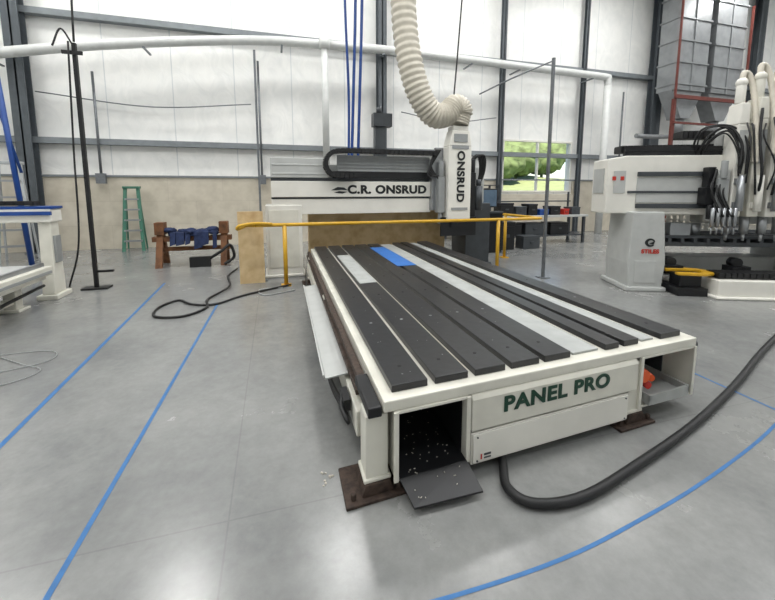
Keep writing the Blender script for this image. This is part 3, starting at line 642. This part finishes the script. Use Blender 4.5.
for (x,sx,sz,m,lab) in [(7.25,.5,.42,blackm,'black tool case on the workbench'),(7.8,.4,.3,dgrey,'dark grey case on the workbench'),(8.25,.35,.38,blackm,'tall black box on the workbench'),(8.7,.35,.2,blue,'blue box on the workbench'),(9.15,.4,.3,blackm,'black case on the workbench'),(9.6,.22,.2,red,'small red case on the workbench'),(10.0,.35,.26,dgrey,'grey box on the workbench')]:
    crate(x,10.95,.97,sx,.4,sz,m,lab)
for (x,m,lab) in [(7.5,blackm,'black crate on the lower shelf'),(8.4,dgrey,'grey crate on the lower shelf'),(9.4,blackm,'long black crate on the lower shelf')]:
    crate(x,11.05,.29,.75,.5,.42,m,lab)
crate(6.75,10.15,0,.5,.45,.85,blackm,'black rolling tool chest beside the console','tool chest','tool_chest')
crate(7.6,10.1,0,.6,.4,.4,dgrey,'dark crate on the floor by the workbench')
T=thing('control_console','dark control console with monitor beside the gantry','console',(5.9,9.8,0))
b=B(); b.box(5.5,6.35,9.6,10.1,.0,1.15); mk('cabinet',b,blackm,T,bevel=.015)
b=B(); b.box(5.55,6.3,9.5,9.75,1.15,1.2); mk('keyboard_shelf',b,dgrey,T)
b=B(); b.box(5.6,6.3,9.85,9.93,1.3,1.85); b.box(5.9,6.0,9.88,9.95,1.15,1.35); mk('monitor',b,black,T,bevel=.01)
b=B(); b.box(5.63,6.27,9.84,9.85,1.34,1.81); mk('screen',b,M('screen_grey',(90,110,130),.2),T)
T=thing('parts_rack','dark shelving rack filled with machine parts','rack',(7.0,12.6,0))
for x in(6.1,7.9):
    for y in(12.3,12.9):
        b=B(); b.box(x-.03,x+.03,y-.03,y+.03,0,2.0); mk('upright',b,dgrey,T)
for z in(.3,.9,1.5,1.97):
    b=B(); b.box(6.07,7.93,12.27,12.93,z,z+.03); mk('shelf',b,dgrey,T)
for i,(x,z,m) in enumerate([(6.4,.33,blackm),(7.1,.33,wood),(7.6,.33,grey),(6.5,.93,white),(7.2,.93,blackm),(6.5,1.53,wood),(7.3,1.53,dgrey)]):
    crate(x,12.6,z,.45,.45,.35,m,'parts box stored on the rack shelf')

# ---------------------------------------------------------------- lights
def area(name,loc,sx,sy_,p,col=(1,1,1),rot=(0,0,0)):
    l=bpy.data.lights.new(name,'AREA'); l.shape='RECTANGLE'; l.size=sx; l.size_y=sy_; l.energy=p; l.color=col
    o=bpy.data.objects.new(name,l); o.location=loc; o.rotation_euler=rot; COL.objects.link(o); return o
for x in(-4,6,16,24):
    for y in(-3,5): area('ceiling_fill_lamp',(x,y,ZC-.1),5,2.5,265,(.98,.99,1))  # unseen fill lamps added under the closed ceiling to brighten the hall
def bay(x,y,z=10.2):
    F=thing('high_bay_light','round white high bay light hung from the ceiling','light',(x,y,z),group='high bay lights')
    b=B(); b.cyl((x,y,z+.02),(x,y,z+.25),.52,.16,n=24); b.cyl((x,y,z+.25),(x,y,ZC-.005),.012,n=6); mk('housing',b,white,F)
    l=bpy.data.lights.new('bay_lamp','AREA'); l.shape='DISK'; l.size=1.0; l.energy=185; l.color=(1,.99,.965)
    o=bpy.data.objects.new('bay_lamp',l); o.location=(0,0,-.01); o.parent=F; COL.objects.link(o)
for x in(-7.5,-2.9,1.9,7,12.5,19):
    for y in(3.0,10.9): bay(x,y)
w=bpy.data.worlds.new('World'); S.world=w; w.use_nodes=True; nt=w.node_tree
bg=nt.nodes['Background']; sky=nt.nodes.new('ShaderNodeTexSky'); sky.sky_type='NISHITA'; sky.sun_elevation=math.radians(48); sky.sun_rotation=math.radians(200); sky.sun_intensity=.4
nt.links.new(sky.outputs[0],bg.inputs[0]); bg.inputs[1].default_value=.24

# ---------------------------------------------------------------- camera
cam=bpy.data.cameras.new('camera'); co=bpy.data.objects.new('camera',cam); COL.objects.link(co)
cam.sensor_fit='HORIZONTAL'; cam.sensor_width=36; cam.lens=380/775*36; cam.shift_y=-63/775; cam.clip_start=.05
co.location=(0,0,1.8); co.rotation_euler=(math.radians(90-7),0,-math.radians(16.56))
S.camera=co
for o in bpy.data.objects:
    if '_o' in o: del o['_o']
